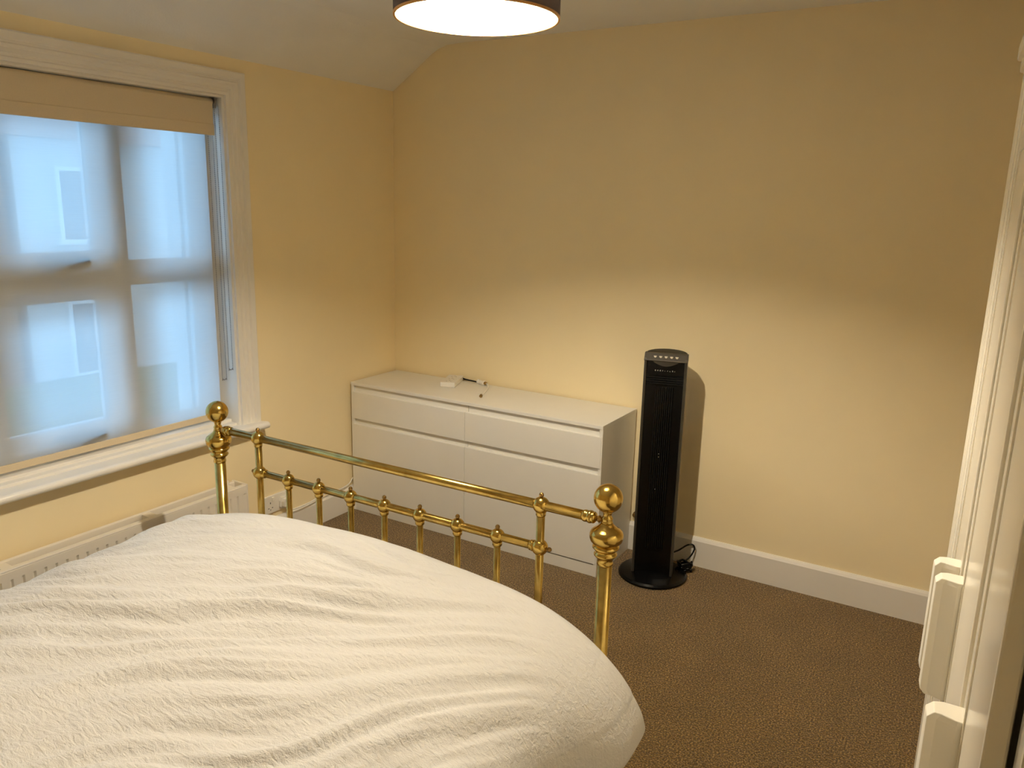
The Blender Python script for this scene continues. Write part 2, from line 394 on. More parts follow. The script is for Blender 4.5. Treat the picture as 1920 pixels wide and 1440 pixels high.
# ------------------------------------------------------------------ blinds
BY0, BY1 = WY0 + 0.036, WY1 - 0.030
def roller_blind(name, label, x, fab, zt, zb, chain_pts, fabric_mat, bar_mat, hem, m_in=0.0):
    t = empty(name, (x, (BY0 + BY1) / 2, zt)); L = t.location
    def part(o):
        for v in o.data.vertices: v.co -= Vector(L)
        return o
    bm = bmesh.new(); tube(bm, [(x - 0.0155, BY0, zt), (x - 0.0155, BY1, zt)], 0.0145, 20)
    part(link('roller_tube', bm, fabric_mat if fab else 'whitep', t, smooth=True))
    bm = bmesh.new(); ny, nz = 40, 20
    g = [[None] * (nz + 1) for _ in range(ny + 1)]
    for i in range(ny + 1):
        for j in range(nz + 1):
            y = BY0 + 0.004 + (BY1 - BY0 - 0.008 - m_in) * i / ny; z = zt - (zt - zb) * j / nz
            g[i][j] = bm.verts.new((x + 0.0008 * math.sin(y * 7) * j / nz, y, z))
    for i in range(ny):
        for j in range(nz): bm.faces.new((g[i][j], g[i + 1][j], g[i + 1][j + 1], g[i][j + 1]))
    fo = part(link('fabric', bm, fabric_mat, t, smooth=True))
    bm = bmesh.new(); box(bm, x - 0.004, x + 0.004, BY0 + 0.004, BY1 - 0.004 - m_in, zb - hem, zb)
    part(link('bottom_bar', bm, bar_mat, t, bevel=0.002))
    bm = bmesh.new()   # bracket
    br = [(x - 0.030, zt - 0.024), (x + 0.004, zt - 0.024), (x + 0.008, zt - 0.01), (x + 0.008, zt + 0.006), (x + 0.002, zt + 0.018), (x - 0.01, zt + 0.023), (x - 0.030, zt + 0.023)]
    prism(bm, br, 'y', BY1 + 0.002, BY1 + 0.008)
    part(link('bracket', bm, 'chain' if fab else 'whitep', t))
    # bead chain loop
    bm = bmesh.new(); pts = spline(chain_pts, 6)
    tube(bm, pts, 0.0007, 5)
    ln = 0.0; last = pts[0]
    for p in pts[1:]:
        seg = (p - last).length; nseg = max(1, int(round(seg / 0.0068)))
        for k in range(nseg):
            q = last.lerp(p, k / nseg)
            lathe(bm, [(0.0004, -0.0021), (0.0018, -0.0010), (0.0018, 0.0010), (0.0004, 0.0021)], 6, Matrix.Translation(q))
        last = p
    part(link('bead_chain', bm, 'chain', t))
    tag(t, label, 'roller blind')
    return t
def loop(x0, ya, yb, zt, zb, x1=None):
    x1 = x0 if x1 is None else x1
    r = abs(yb - ya) / 2; ym = (ya + yb) / 2
    a = [(x0, ya, zt + (zb + r - zt) * i / 8) for i in range(9)]
    a += [(x0 + (x1 - x0) * (0.5 - 0.5 * math.cos(PI * k / 6)), ym - (ym - ya) * math.cos(PI * k / 6), zb + r - r * math.sin(PI * k / 6)) for k in range(1, 6)]
    a += [(x1, yb, zb + r + (zt - zb - r) * i / 8) for i in range(9)]
    return a
roller_blind('blackout_blind', 'cream blackout roller blind rolled up at the top of the window', -0.024, True, 1.958, 1.872,
             loop(-0.012, -1.096, -1.076, 1.95, 0.865), 'blackout', 'blackout', 0.044)
roller_blind('sheer_blind', 'sheer white roller blind pulled down over the window panes', -0.066, False, 1.955, 0.676,
             loop(-0.056, -1.098, -1.076, 1.95, 0.815), 'sheer', 'blackout', 0.026, m_in=0.012)

# ------------------------------------------------------------------ outside, seen faintly through the sheer blind
bm = bmesh.new(); box(bm, -40, -0.4, -30, 40, -3.2, -3.0)
struct(link('street_ground', bm, 'road'), 'pale street surface below the window', 'ground')
def house(y0, y1, x, label, wall_m):
    t = empty('house', (x, (y0 + y1) / 2, -3.0)); L = Vector(t.location)
    def part(o):
        for v in o.data.vertices: v.co -= L
        return o
    bm = bmesh.new(); box(bm, x - 7, x, y0, y1, -3.0, 2.6); part(link('wall', bm, wall_m, t))
    bm = bmesh.new(); prism(bm, [(x + 0.4, 2.6), (x - 3.5, 5.4), (x - 7.4, 2.6)], 'y', y0 - 0.1, y1 + 0.1); part(link('roof', bm, 'roofing', t))
    n = max(2, int((y1 - y0) / 2.6))
    for k in range(n):
        for (za, zb) in ((-2.0, -0.5), (0.7, 2.1)):
            yc = y0 + (k + 0.5) * (y1 - y0) / n
            bm = bmesh.new()
            for q in ((yc - 0.62, yc - 0.54, za, zb), (yc + 0.54, yc + 0.62, za, zb), (yc - 0.54, yc + 0.54, zb - 0.08, zb), (yc - 0.7, yc + 0.7, za - 0.1, za), (yc - 0.04, yc + 0.04, za, zb - 0.08)):
                box(bm, x - 0.05, x + 0.08, *q)
            f = part(link('window_frame', bm, 'exttrim', t))
            bm = bmesh.new(); box(bm, x - 0.04, x + 0.02, yc - 0.54, yc + 0.54, za, zb - 0.08); part(link('pane', bm, 'extglass', f))
    tag(t, label, 'house')
house(-3.2, 4.6, -13.0, 'brick terraced house with white windows across the street', 'extbrick')
house(4.8, 13.0, -13.0, 'pale rendered house next to the brick one across the street', 'extwall')
bm = bmesh.new(); bmesh.ops.create_icosphere(bm, subdivisions=4, radius=1.0)
for v in bm.verts:
    d = noise.noise(v.co * 4.0) * 0.10 + noise.noise(v.co * 11.0) * 0.05
    p = v.co * (1 + d)
    sgn = lambda a: (1 if a > 0 else -1)
    v.co = (sgn(p.x) * abs(p.x) ** 0.6 * 0.55, sgn(p.y) * abs(p.y) ** 0.45 * 5.5, sgn(p.z) * abs(p.z) ** 0.5 * 0.8)
hd = link('hedge', bm, 'hedge', smooth=True, loc=(-10.2, 2.2, -2.25)); tag(hd, 'clipped green hedge in front of the houses across the street', 'hedge')

# ------------------------------------------------------------------ radiator
rad = empty('radiator', (0.075, -1.78, 0.09)); RL = Vector(rad.location)
def rp(o):
    for v in o.data.vertices: v.co -= RL
    return o
RY0, RY1, RZ0, RZ1 = -2.42, -1.15, 0.09, 0.385
def rad_panel(xb, xf, name):
    bm = bmesh.new()
    n = 34; pitch = (RY1 - RY0 - 0.03) / n; d = (xf - xb)
    s = 1 if d > 0 else -1
    ysx = []
    for k in range(n):
        y = RY0 + 0.015 + k * pitch
        ysx += [(y + pitch * 0.06, xf - s * 0.007), (y + pitch * 0.18, xf), (y + pitch * 0.86, xf), (y + pitch * 0.98, xf - s * 0.007)]
    zl = [(RZ0, 0.0), (RZ0 + 0.028, 0.0), (RZ0 + 0.036, 1.0), (RZ1 - 0.038, 1.0), (RZ1 - 0.032, 0.0), (RZ1 - 0.004, 0.0), (RZ1, -0.5)]
    grid = []
    for z, g in zl:
        row = [bm.verts.new((xf, RY0, z))]
        for y, x in ysx:
            row.append(bm.verts.new(((x if g > 0 else xf) - (s * 0.003 if g < 0 else 0), y, z)))
        row.append(bm.verts.new((xf, RY1, z))); grid.append(row)
    for a, b in zip(grid, grid[1:]):
        for k in range(len(a) - 1): bm.faces.new((a[k], a[k + 1], b[k + 1], b[k]))
    rp(link(name, bm, 'rad', rad))
    bm = bmesh.new()
    a, b = sorted((xb, xf - s * 0.0085))
    box(bm, a, b, RY0, RY1, RZ0, RZ1); rp(link('water_panel', bm, 'rad', rad, bevel=0.003))
    bm = bmesh.new(); a, b = sorted((xb, xf)); 
    box(bm, a, b, RY0, RY1, RZ1 - 0.004, RZ1 + 0.004); rp(link('top_seam', bm, 'rad', rad, bevel=0.003))
rad_panel(0.100, 0.124, 'front_panel')
bm = bmesh.new(); box(bm, 0.034, 0.050, RY0, RY1, RZ0, RZ1 + 0.004); rp(link('rear_panel', bm, 'rad', rad, bevel=0.003))
for y in (-1.205, -1.575, -2.11, -2.38):
    bm = bmesh.new(); box(bm, 0.050, 0.100, y - 0.018, y + 0.018, RZ1 - 0.035, RZ1 + 0.001); rp(link('spacer', bm, 'rad', rad, bevel=0.002))
bm = bmesh.new()   # convector fins between the panels
for k in range(40):
    y = RY0 + 0.03 + k * (RY1 - RY0 - 0.06) / 39
    box(bm, 0.0505, 0.0995, y - 0.0008, y + 0.0008, RZ0 + 0.03, RZ1 - 0.12)
rp(link('convector_fins', bm, 'rad', rad))
bm = bmesh.new(); box(bm, 0.030, 0.126, RY1 - 0.001, RY1 + 0.006, RZ0 + 0.01, RZ1 + 0.008); rp(link('side_panel', bm, 'rad', rad, bevel=0.003))
bm = bmesh.new(); tube(bm, [(0.042, -1.19, RZ1 - 0.002), (0.042, -1.19, RZ1 + 0.016)], 0.011, 12); tube(bm, [(0.042, -1.19, RZ1 + 0.014), (0.042, -1.19, RZ1 + 0.026)], 0.006, 10)
rp(link('bleed_valve', bm, 'whitep', rad))
for y in (-1.14, -2.43):
    bm = bmesh.new(); tube(bm, spline([(0.075, y - 0.02 if y > -2 else y + 0.02, 0.12), (0.075, y + (0.03 if y > -2 else -0.03), 0.12), (0.075, y + (0.036 if y > -2 else -0.036), 0.10), (0.075, y + (0.036 if y > -2 else -0.036), 0.0)], 4), 0.0075, 10)
    rp(link('pipe', bm, 'copperpipe', rad, smooth=True))
for y in (-1.5, -2.1):
    bm = bmesh.new(); box(bm, 0.001, 0.036, y - 0.015, y + 0.015, 0.15, 0.33); rp(link('wall_bracket', bm, 'rad', rad))
tag(rad, 'white double-panel radiator under the window sill', 'radiator')

# ------------------------------------------------------------------ wall socket, plug
so = empty('wall_socket', (0.0, -0.888, 0.156)); SL = Vector(so.location)
def sp(o):
    for v in o.data.vertices: v.co -= SL
    return o
bm = bmesh.new(); box(bm, 0.0, 0.010, -0.961, -0.815, 0.156, 0.242); sp(link('face_plate', bm, 'whitep', so, bevel=0.003))
for yc in (-0.925, -0.851):
    bm = bmesh.new(); box(bm, 0.0095, 0.0145, yc + 0.010, yc + 0.022, 0.214, 0.233); sp(link('rocker_switch', bm, 'whitep', so, bevel=0.001))
    bm = bmesh.new()
    box(bm, 0.0098, 0.0104, yc - 0.002, yc + 0.002, 0.203, 0.211)
    for dy in (-0.011, 0.011): box(bm, 0.0098, 0.0104, yc + dy - 0.0033, yc + dy + 0.0033, 0.181, 0.1845)
    box(bm, 0.0098, 0.0104, yc - 0.0022, yc + 0.0022, 0.172, 0.176)
    sp(link('pin_slots', bm, 'hole', so))
tag(so, 'white double wall socket on the cream wall beside the radiator', 'socket')
pg = empty('plug', (0.0105, -0.851, 0.19)); PL = Vector(pg.location)
bm = bmesh.new(); prism(bm, [(-0.874, 0.172), (-0.828, 0.172), (-0.826, 0.176), (-0.826, 0.205), (-0.834, 0.222), (-0.868, 0.222), (-0.876, 0.205), (-0.876, 0.176)], 'x', 0.0105, 0.024)
prism(bm, [(-0.868, 0.176), (-0.834, 0.176), (-0.832, 0.180), (-0.832, 0.202), (-0.838, 0.215), (-0.864, 0.215), (-0.870, 0.202), (-0.870, 0.180)], 'x', 0.024, 0.042)
o = link('plug_body', bm, 'whitep', pg, bevel=0.002)
for v in o.data.vertices: v.co -= PL
bm = bmesh.new(); tube(bm, spline([(0.030, -0.851, 0.178), (0.032, -0.846, 0.160), (0.036, -0.82, 0.148), (0.038, -0.77, 0.144), (0.036, -0.70, 0.146), (0.034, -0.62, 0.157), (0.026, -0.55, 0.150), (0.022, -0.47, 0.142), (0.020, -0.41, 0.150), (0.010, -0.375, 0.165), (0.008, -0.35, 0.175)], 6), 0.0036, 8)
o = link('cable', bm, 'whitep', pg, smooth=True)
for v in o.data.vertices: v.co -= PL
tag(pg, 'white plug with trailing white cable in the wall socket', 'plug')

# ------------------------------------------------------------------ chest of drawers
DX0, DX1, DYF, DZ = 0.018, 1.424, -0.378, 0.689
dr = empty('chest_of_drawers', ((DX0 + DX1) / 2, -0.19, 0.0)); DL = Vector(dr.location)
def dp(o):
    for v in o.data.vertices: v.co -= DL
    return o
YB = -0.012; T = 0.016
for xa in (DX0, DX1 - T):
    bm = bmesh.new(); box(bm, xa, xa + T, DYF + 0.002, YB, 0, DZ - 0.016); dp(link('side_panel', bm, 'furn', dr, bevel=0.001))
bm = bmesh.new(); box(bm, DX0, DX1, DYF, YB, DZ - 0.016, DZ); dp(link('top_panel', bm, 'furn', dr, bevel=0.0015))
bm = bmesh.new(); box(bm, DX0 + T, DX1 - T, YB, YB + 0.004, 0.03, DZ - 0.016); dp(link('back_panel', bm, 'furn_in', dr))
DXM = 0.722
bm = bmesh.new(); box(bm, DXM + 0.003, DXM + 0.019, DYF + 0.028, YB, 0.05, DZ - 0.016); dp(link('centre_divider', bm, 'furn_in', dr))
bm = bmesh.new(); box(bm, DX0 + T, DX1 - T, DYF + 0.004, DYF + 0.02, 0.0, 0.054); dp(link('plinth', bm, 'furn', dr, bevel=0.001))
rowsz = [(0.500, 0.639), (0.284, 0.470), (0.060, 0.256)]
for (z0, z1) in rowsz:
    for (x0, x1) in ((DX0 + 0.003, DXM - 0.0015), (DXM + 0.0015, DX1 - 0.005)):
        bm = bmesh.new()
        box(bm, x0, x1, DYF - 0.001, DYF + 0.0145, z0, z1)
        d = dp(link('drawer_front', bm, 'furn', dr, bevel=0.0012))
        # set-back grip strip above the front, and the drawer box behind it
        ga, gb = (x0 + 0.014, 0.7315) if x0 < 0.1 else (0.7345, x1 - 0.012)
        bm = bmesh.new(); box(bm, ga, gb, DYF + 0.0145, DYF + 0.026, z0, z1 + (0.0325 if z1 > 0.6 else 0.0285))
        dp(link('grip_strip', bm, 'furn', d))
        bm = bmesh.new(); box(bm, x0 + 0.035, x1 - 0.02, DYF + 0.026, YB - 0.03, z0 + 0.015, z1 - 0.03); dp(link('drawer_box', bm, 'furn_in', d))
tag(dr, 'white six-drawer chest of drawers with recessed grips against the cream wall', 'drawers')

# ------------------------------------------------------------------ things on the chest of drawers
ex = empty('extension_block', (0.452, -0.100, DZ), math.radians(21)); 
bm = bmesh.new(); box(bm, -0.038, 0.038, -0.098, 0.086, 0.002, 0.027); link('body', bm, 'whitep', ex, bevel=0.004)
bm = bmesh.new(); box(bm, -0.034, 0.034, -0.093, 0.081, 0.0, 0.003); link('base', bm, 'whitep', ex)
for k in range(3):
    yc = -0.065 + k * 0.055
    bm = bmesh.new(); box(bm, -0.002, 0.002, yc + 0.008, yc + 0.014, 0.0268, 0.0273)
    for dx in (-0.011, 0.011): box(bm, dx - 0.003, dx + 0.003, yc - 0.008, yc - 0.005, 0.0268, 0.0273)
    link('pin_slots', bm, 'greyp', ex)
    bm = bmesh.new(); box(bm, 0.022, 0.030, yc - 0.006, yc + 0.006, 0.0265, 0.029); link('switch', bm, 'whitep', ex, bevel=0.001)
bm = bmesh.new(); tube(bm, spline([(0.0, 0.084, 0.014), (0.018, 0.094, 0.014), (0.05, 0.070, 0.010), (0.10, 0.040, 0.010), (0.127, 0.024, 0.010)], 6), 0.0038, 8)
link('cable', bm, 'blackm', ex, smooth=True)
tag(ex, 'white extension socket block with short black lead on the chest of drawers', 'extension')
ad = empty('coaxial_lead', (0.585, -0.035, DZ))
bm = bmesh.new(); mt = Matrix.Translation((-0.025, 0.008, 0.012)) @ Matrix.Rotation(math.radians(-14), 4, 'Z') @ Matrix.Rotation(PI / 2, 4, 'Y')
lathe(bm, [(0.009, 0.0), (0.0115, 0.002), (0.0115, 0.012), (0.0095, 0.014), (0.0095, 0.040), (0.0118, 0.042), (0.0118, 0.050), (0.008, 0.052)], 16, mt)
link('connector', bm, 'whitep', ad, smooth=False)
bm = bmesh.new(); lathe(bm, [(0.0085, 0.051), (0.0085, 0.062), (0.006, 0.066)], 14, mt); link('connector_ring', bm, 'brass_dark', ad)
bm = bmesh.new(); tube(bm, spline([(0.036, -0.008, 0.012), (0.048, -0.014, 0.010), (0.066, -0.035, 0.005), (0.093, -0.085, 0.0045), (0.118, -0.150, 0.0045), (0.138, -0.205, 0.0045), (0.146, -0.222, 0.005)], 6), 0.0036, 8); link('cable', bm, 'whitep', ad, smooth=True)
bm = bmesh.new(); mt2 = Matrix.Translation((0.144, -0.217, 0.0078)) @ Matrix.Rotation(math.radians(-64), 4, 'Z') @ Matrix.Rotation(PI / 2, 4, 'Y')
lathe(bm, [(0.005, 0.0), (0.0075, 0.002), (0.0075, 0.018), (0.006, 0.020)], 14, mt2); link('end_plug', bm, 'brass_dark', ad)
tag(ad, 'short white aerial lead with dark metal end curled on the chest of drawers', 'cable')

# small cable clip on the back wall between drawers and fan
bm = bmesh.new(); mt = Matrix.Translation((1.447, 0.0, 0.176)) @ Matrix.Rotation(PI / 2, 4, 'X')
lathe(bm, [(0.013, 0.0), (0.013, 0.004), (0.009, 0.007), (0.008, 0.016), (0.010, 0.018), (0.010, 0.022), (0.004, 0.024)], 16, mt)
tag(link('aerial_outlet', bm, 'brass_dark'), 'small round aerial stub on the wall between drawers and fan', 'outlet')

# ------------------------------------------------------------------ tower fan
fan = empty('tower_fan', (1.621, -0.208, 0.0), math.radians(15.0))
HW = 0.0875
# base
bm = bmesh.new(); lathe(bm, [(0.146, 0.0), (0.150, 0.004), (0.150, 0.012), (0.142, 0.019), (0.10, 0.026), (0.06, 0.030)], 48)
link('base', bm, 'black', fan, smooth=False, bevel=0.002)
FY = -0.048
def dshape(k, yb=0.088):
    pts = [(-HW * k, FY), (HW * k, FY)]
    for a in range(0, 13):
        th = PI * a / 12
        pts.append((HW * k * math.cos(th), FY + 0.03 + (yb - FY - 0.03) * k * math.sin(th)))
    return pts
# rear housing: curved back, front left open for the recess
bm = bmesh.new(); prism(bm, dshape(0.985), 'z', 0.028, 0.975)
for v in bm.verts:
    if v.co.y < FY + 0.001: v.co.y = FY + 0.030
link('housing', bm, 'blackm', fan, bevel=0.002)
# grey side rails of the front frame
for s in (-1, 1):
    bm = bmesh.new(); box(bm, min(s * HW, s * (HW - 0.011)), max(s * HW, s * (HW - 0.011)), FY - 0.006, FY + 0.040, 0.026, 0.985)
    link('side_rail', bm, 'greyp', fan, bevel=0.003)
# dark front cover, gently concave, with narrow vertical louvres
bm = bmesh.new(); nz = 2; nx = 12; W_ = HW - 0.011
rows_ = []
for z in (0.028, 0.930):
    rows_.append([bm.verts.new((-W_ + 2 * W_ * i / nx, FY + 0.004 + 0.010 * math.cos(PI * (i / nx - 0.5)), z)) for i in range(nx + 1)])
for i in range(nx): bm.faces.new((rows_[0][i], rows_[0][i + 1], rows_[1][i + 1], rows_[1][i]))
link('front_cover', bm, 'black', fan, smooth=True)
for i in range(9):
    x = -0.034 + i * 0.0085
    bm = bmesh.new(); box(bm, x - 0.0016, x + 0.0016, FY + 0.004, FY + 0.016, 0.14, 0.862); link('louvre', bm, 'blackm', fan)
for k in range(4):
    z = 0.875 + k * 0.009
    bm = bmesh.new(); box(bm, -W_, W_, FY + 0.003, FY + 0.012, z, z + 0.004); link('cross_slat', bm, 'blackm', fan)
# display band with lettering
bm = bmesh.new(); r0 = []
for z, dy in ((0.915, 0.0), (0.972, 0.0)):
    r0.append([bm.verts.new((-W_ + 2 * W_ * i / nx, FY + 0.000 - 0.006 * math.cos(PI * (i / nx - 0.5)) + 0.004, z)) for i in range(nx + 1)])
for i in range(nx): bm.faces.new((r0[0][i], r0[0][i + 1], r0[1][i + 1], r0[1][i]))
dsp = link('display_band', bm, 'black', fan, smooth=True)
bm = bmesh.new()
arcp = [(-0.05 + 0.1 * i / 12, 0.968 - 0.016 * math.cos(PI * (i / 12 - 0.5))) for i in range(13)]
prism(bm, arcp + [(0.05, 0.972), (-0.05, 0.972)], 'y', FY - 0.006, FY - 0.0035); link('display_window', bm, 'greyp', dsp)
bm = bmesh.new()
for i in range(9):      # the row of small worn letters
    x = -0.040 + i * 0.0100; h = (0.005, 0.0045, 0.005, 0.004, 0.003, 0.0035, 0.003, 0.005, 0.004)[i]; y = FY - 0.0035
    z = 0.931
    box(bm, x - 0.0016, x - 0.0008, y, y + 0.001, z, z + h)
    if i not in (4, 8): box(bm, x - 0.0016, x + 0.0014, y, y + 0.001, z + (h - 0.0009 if i % 2 else 0), z + (h if i % 2 else 0.0009))
    if i in (0, 1, 2, 7): box(bm, x + 0.0008, x + 0.0016, y, y + 0.001, z, z + h)
link('lettering', bm, 'print', dsp)
for (x, z) in ((-0.004, 0.574), (-0.004, 0.560), (-0.010, 0.415)):
    bm = bmesh.new(); lathe(bm, [(0.0014, 0), (0.001, 0.001)], 8, Matrix.Translation((x, FY + 0.003, z)) @ Matrix.Rotation(PI / 2, 4, 'X')); link('indicator_light', bm, 'print', fan)
# head: sloped control panel with five buttons, domed back edge
bm = bmesh.new()
prism(bm, [(FY - 0.009, 0.972), (FY - 0.010, 0.976), (FY + 0.012, 1.002), (FY + 0.020, 1.004), (FY + 0.045, 1.002), (FY + 0.045, 0.972)], 'x', -HW - 0.001, HW + 0.001)
cp = link('control_panel', bm, 'greyp', fan, bevel=0.005, segs=3)
ang = math.atan2(0.026, 0.022)
for i in range(5):
    x = -0.044 + i * 0.022
    bm = bmesh.new(); mt = Matrix.Translation((x, FY + 0.001, 0.989)) @ Matrix.Rotation(ang, 4, 'X')
    pts = [(-0.007, 0.004), (0.007, 0.004), (0.004, -0.004), (0.0, -0.0055), (-0.005, -0.002)]
    vb = [bm.verts.new(mt @ Vector((a, b, -0.001))) for a, b in pts]; vt = [bm.verts.new(mt @ Vector((a * 0.9, b * 0.9, 0.0028))) for a, b in pts]
    bm.faces.new(vt); bm.faces.new(vb[::-1])
    for k in range(5): bm.faces.new((vb[k], vb[(k + 1) % 5], vt[(k + 1) % 5], vt[k]))
    link('button', bm, 'silver', cp)
bm = bmesh.new(); prism(bm, [(a, b) for a, b in dshape(0.97) if b > FY + 0.02] , 'z', 0.970, 1.004)
link('top_cap', bm, 'blackm', fan, bevel=0.004, segs=3)
# mains lead: loop behind the fan and a coil resting on the floor
inv = (Matrix.Translation((1.621, -0.208, 0)) @ Matrix.Rotation(math.radians(15.0), 4, 'Z')).inverted()
lead = [(1.672, -0.110, 0.080), (1.690, -0.070, 0.082), (1.715, -0.040, 0.100), (1.738, -0.030, 0.105), (1.750, -0.035, 0.090), (1.738, -0.050, 0.055), (1.712, -0.075, 0.026), (1.700, -0.09, 0.012)]
coil = []
for k in range(46):
    a = 2 * PI * k / 11
    coil.append((1.730 + (0.030 + 0.003 * math.sin(k)) * math.cos(a), -0.100 + (0.024 + 0.004 * math.cos(k * 1.7)) * math.sin(a), 0.008 + 0.0009 * k + 0.003 * math.sin(k * 2.1)))
bm = bmesh.new(); tube(bm, [inv @ p for p in spline(lead, 6)], 0.0036, 8); link('mains_lead', bm, 'black', fan, smooth=True)
bm = bmesh.new(); tube(bm, [inv @ p for p in spline(coil, 4)], 0.0050, 7); link('lead_coil', bm, 'black', fan, smooth=True)
tag(fan, 'tall black tower fan on a round base beside the chest of drawers', 'fan')

# ------------------------------------------------------------------ brass bed
BA = math.atan2(0.017, 1.425)
bed = empty('brass_bed', (0.567, -1.623, 0.0), BA)
BW = 1.4255
post_prof = [(0.020, 0.0), (0.022, 0.02), (0.022, 0.05), (0.0185, 0.06), (0.0185, 0.716)]
def footposts(y, zoff, name_extra=None):
    for x in (0.0, BW):
        bm = bmesh.new(); lathe(bm, [(r, z + (zoff if z > 0.5 else 0)) for r, z in post_prof], 32, Matrix.Translation((x, y, 0)))
        p = link('post', bm, 'brass_lo', bed, smooth=True)
        p.data.polygons.foreach_set('use_smooth', [True] * len(p.data.polygons))
        def F(name, prof, m='brass'):
            bm = bmesh.new(); lathe(bm, [(r, z + zoff) for r, z in prof], 36, Matrix.Translation((x, y, 0))); return link(name, bm, m, p, smooth=True)
        F('collar', [(0.0190, 0.708), (0.0205, 0.710), (0.0205, 0.716), (0.0195, 0.718), (0.0195, 0.724), (0.0215, 0.728), (0.026, 0.731), (0.0292, 0.735), (0.0295, 0.738), (0.027, 0.742), (0.0245, 0.744), (0.0255, 0.747), (0.0300, 0.751), (0.0338, 0.755), (0.0338, 0.759), (0.030, 0.763), (0.028, 0.764)])
        F('urn', [(0.028, 0.763), (0.034, 0.767), (0.0395, 0.773), (0.0420, 0.780), (0.0426, 0.786), (0.0420, 0.792), (0.0395, 0.798), (0.034, 0.803), (0.0285, 0.806), (0.0265, 0.808), (0.0215, 0.812), (0.0165, 0.817), (0.0145, 0.821)])
        F('neck', [(0.0145, 0.820), (0.0145, 0.824), (0.0125, 0.827), (0.0140, 0.831), (0.0135, 0.834), (0.0108, 0.838), (0.0105, 0.843), (0.0120, 0.848), (0.0150, 0.853)])
        F('ball_finial', sphere_prof(0.0365, 0.885, 22))
footposts(0.0, 0.0)
def vtube(name, x, y, z0, z1, r, m='brass_lo'):
    bm = bmesh.new(); lathe(bm, [(r, z0), (r, z1)], 20, Matrix.Translation((x, y, 0))); return link(name, bm, m, bed, smooth=True)
def hx(prof, x, y, z): return Matrix.Translation((x, y, z)) @ Matrix.Rotation(PI / 2, 4, 'Y')
ZT, ZL = 0.826, 0.708
bm = bmesh.new(); lathe(bm, [(0.0128, 0.052), (0.0128, BW - 0.052)], 24, hx(None, 0, 0, ZT)); tr_ = link('top_rail', bm, 'brass_lo', bed, smooth=True)
for s in (0, 1):
    mt = Matrix.Translation((BW if s else 0, 0, ZT)) @ Matrix.Rotation(PI / 2 * (-1 if s else 1), 4, 'Y')
    bm = bmesh.new(); lathe(bm, [(0.0095, 0.030), (0.0125, 0.032), (0.0150, 0.035), (0.0150, 0.038), (0.0128, 0.040), (0.0160, 0.042), (0.0168, 0.046), (0.0160, 0.050), (0.0132, 0.052), (0.0152, 0.055), (0.0156, 0.060), (0.0145, 0.064), (0.0128, 0.066)], 24, mt)
    link('rail_ferrule', bm, 'brass', tr_, smooth=True)
    bm = bmesh.new(); lathe(bm, [(0.006, 0.006), (0.006, 0.018), (0.009, 0.019), (0.009, 0.023), (0.0065, 0.024), (0.0065, 0.031)], 16, mt); link('rail_pin', bm, 'brass_dark', tr_, smooth=True)
XS = [0.1915 + k * (1.0475 / 8) for k in range(9)]
bm = bmesh.new(); lathe(bm, [(0.0115, XS[0]), (0.0115, XS[8])], 22, hx(None, 0, 0, ZL)); lr_ = link('lower_rail', bm, 'brass_lo', bed, smooth=True)
def knob(x, z, r, parent, finial='up', collar=True):
    bm = bmesh.new(); lathe(bm, sphere_prof(r, 0, 14), 24, Matrix.Translation((x, 0, z))); k = link('knob', bm, 'brass', parent, smooth=True)
    if collar:
        bm = bmesh.new(); lathe(bm, [(0.0122, z - r - 0.007), (0.0135, z - r - 0.004), (0.0128, z - r - 0.001), (0.0140, z - r + 0.003), (0.012, z - r + 0.006)], 20, Matrix.Translation((x, 0, 0))); link('collar', bm, 'brass', k, smooth=True)
    if finial == 'up':
        bm = bmesh.new(); lathe(bm, [(0.005, z + r - 0.003), (0.004, z + r + 0.001)] + sphere_prof(0.0066, z + r + 0.0055, 8)[1:], 16, Matrix.Translation((x, 0, 0))); link('finial', bm, 'brass_dark', k, smooth=True)
    elif finial:
        mt = Matrix.Translation((x, 0, z)) @ Matrix.Rotation(PI / 2 * (1 if finial == 'right' else -1), 4, 'Y')
        bm = bmesh.new(); lathe(bm, [(0.005, r - 0.003), (0.004, r + 0.002)] + sphere_prof(0.0066, r + 0.0065, 8)[1:], 16, mt); link('finial', bm, 'brass_dark', k, smooth=True)
        mt = Matrix.Translation((x, 0, z)) @ Matrix.Rotation(PI / 2 * (-1 if finial == 'right' else 1), 4, 'Y')
        bm = bmesh.new(); lathe(bm, [(0.0150, r - 0.005), (0.0155, r - 0.001), (0.0138, r + 0.001), (0.0145, r + 0.005), (0.0120, r + 0.008)], 20, mt); link('collar', bm, 'brass', k, smooth=True)
    return k
for i, x in enumerate(XS):
    if i in (0, 8):
        vtube('upright', x, 0, 0.24, ZT, 0.0112)
        knob(x, ZT, 0.0225, tr_, 'up'); knob(x, ZL, 0.0220, lr_, 'right' if i == 8 else 'left', False)
    else:
        vtube('spindle', x, 0, 0.24, ZL, 0.0093); knob(x, ZL, 0.0208, lr_, 'up')
bm = bmesh.new(); lathe(bm, [(0.0115, 0.0), (0.0115, BW)], 18, hx(None, 0, 0, 0.24)); link('bottom_rail', bm, 'brass_lo', bed, smooth=True)
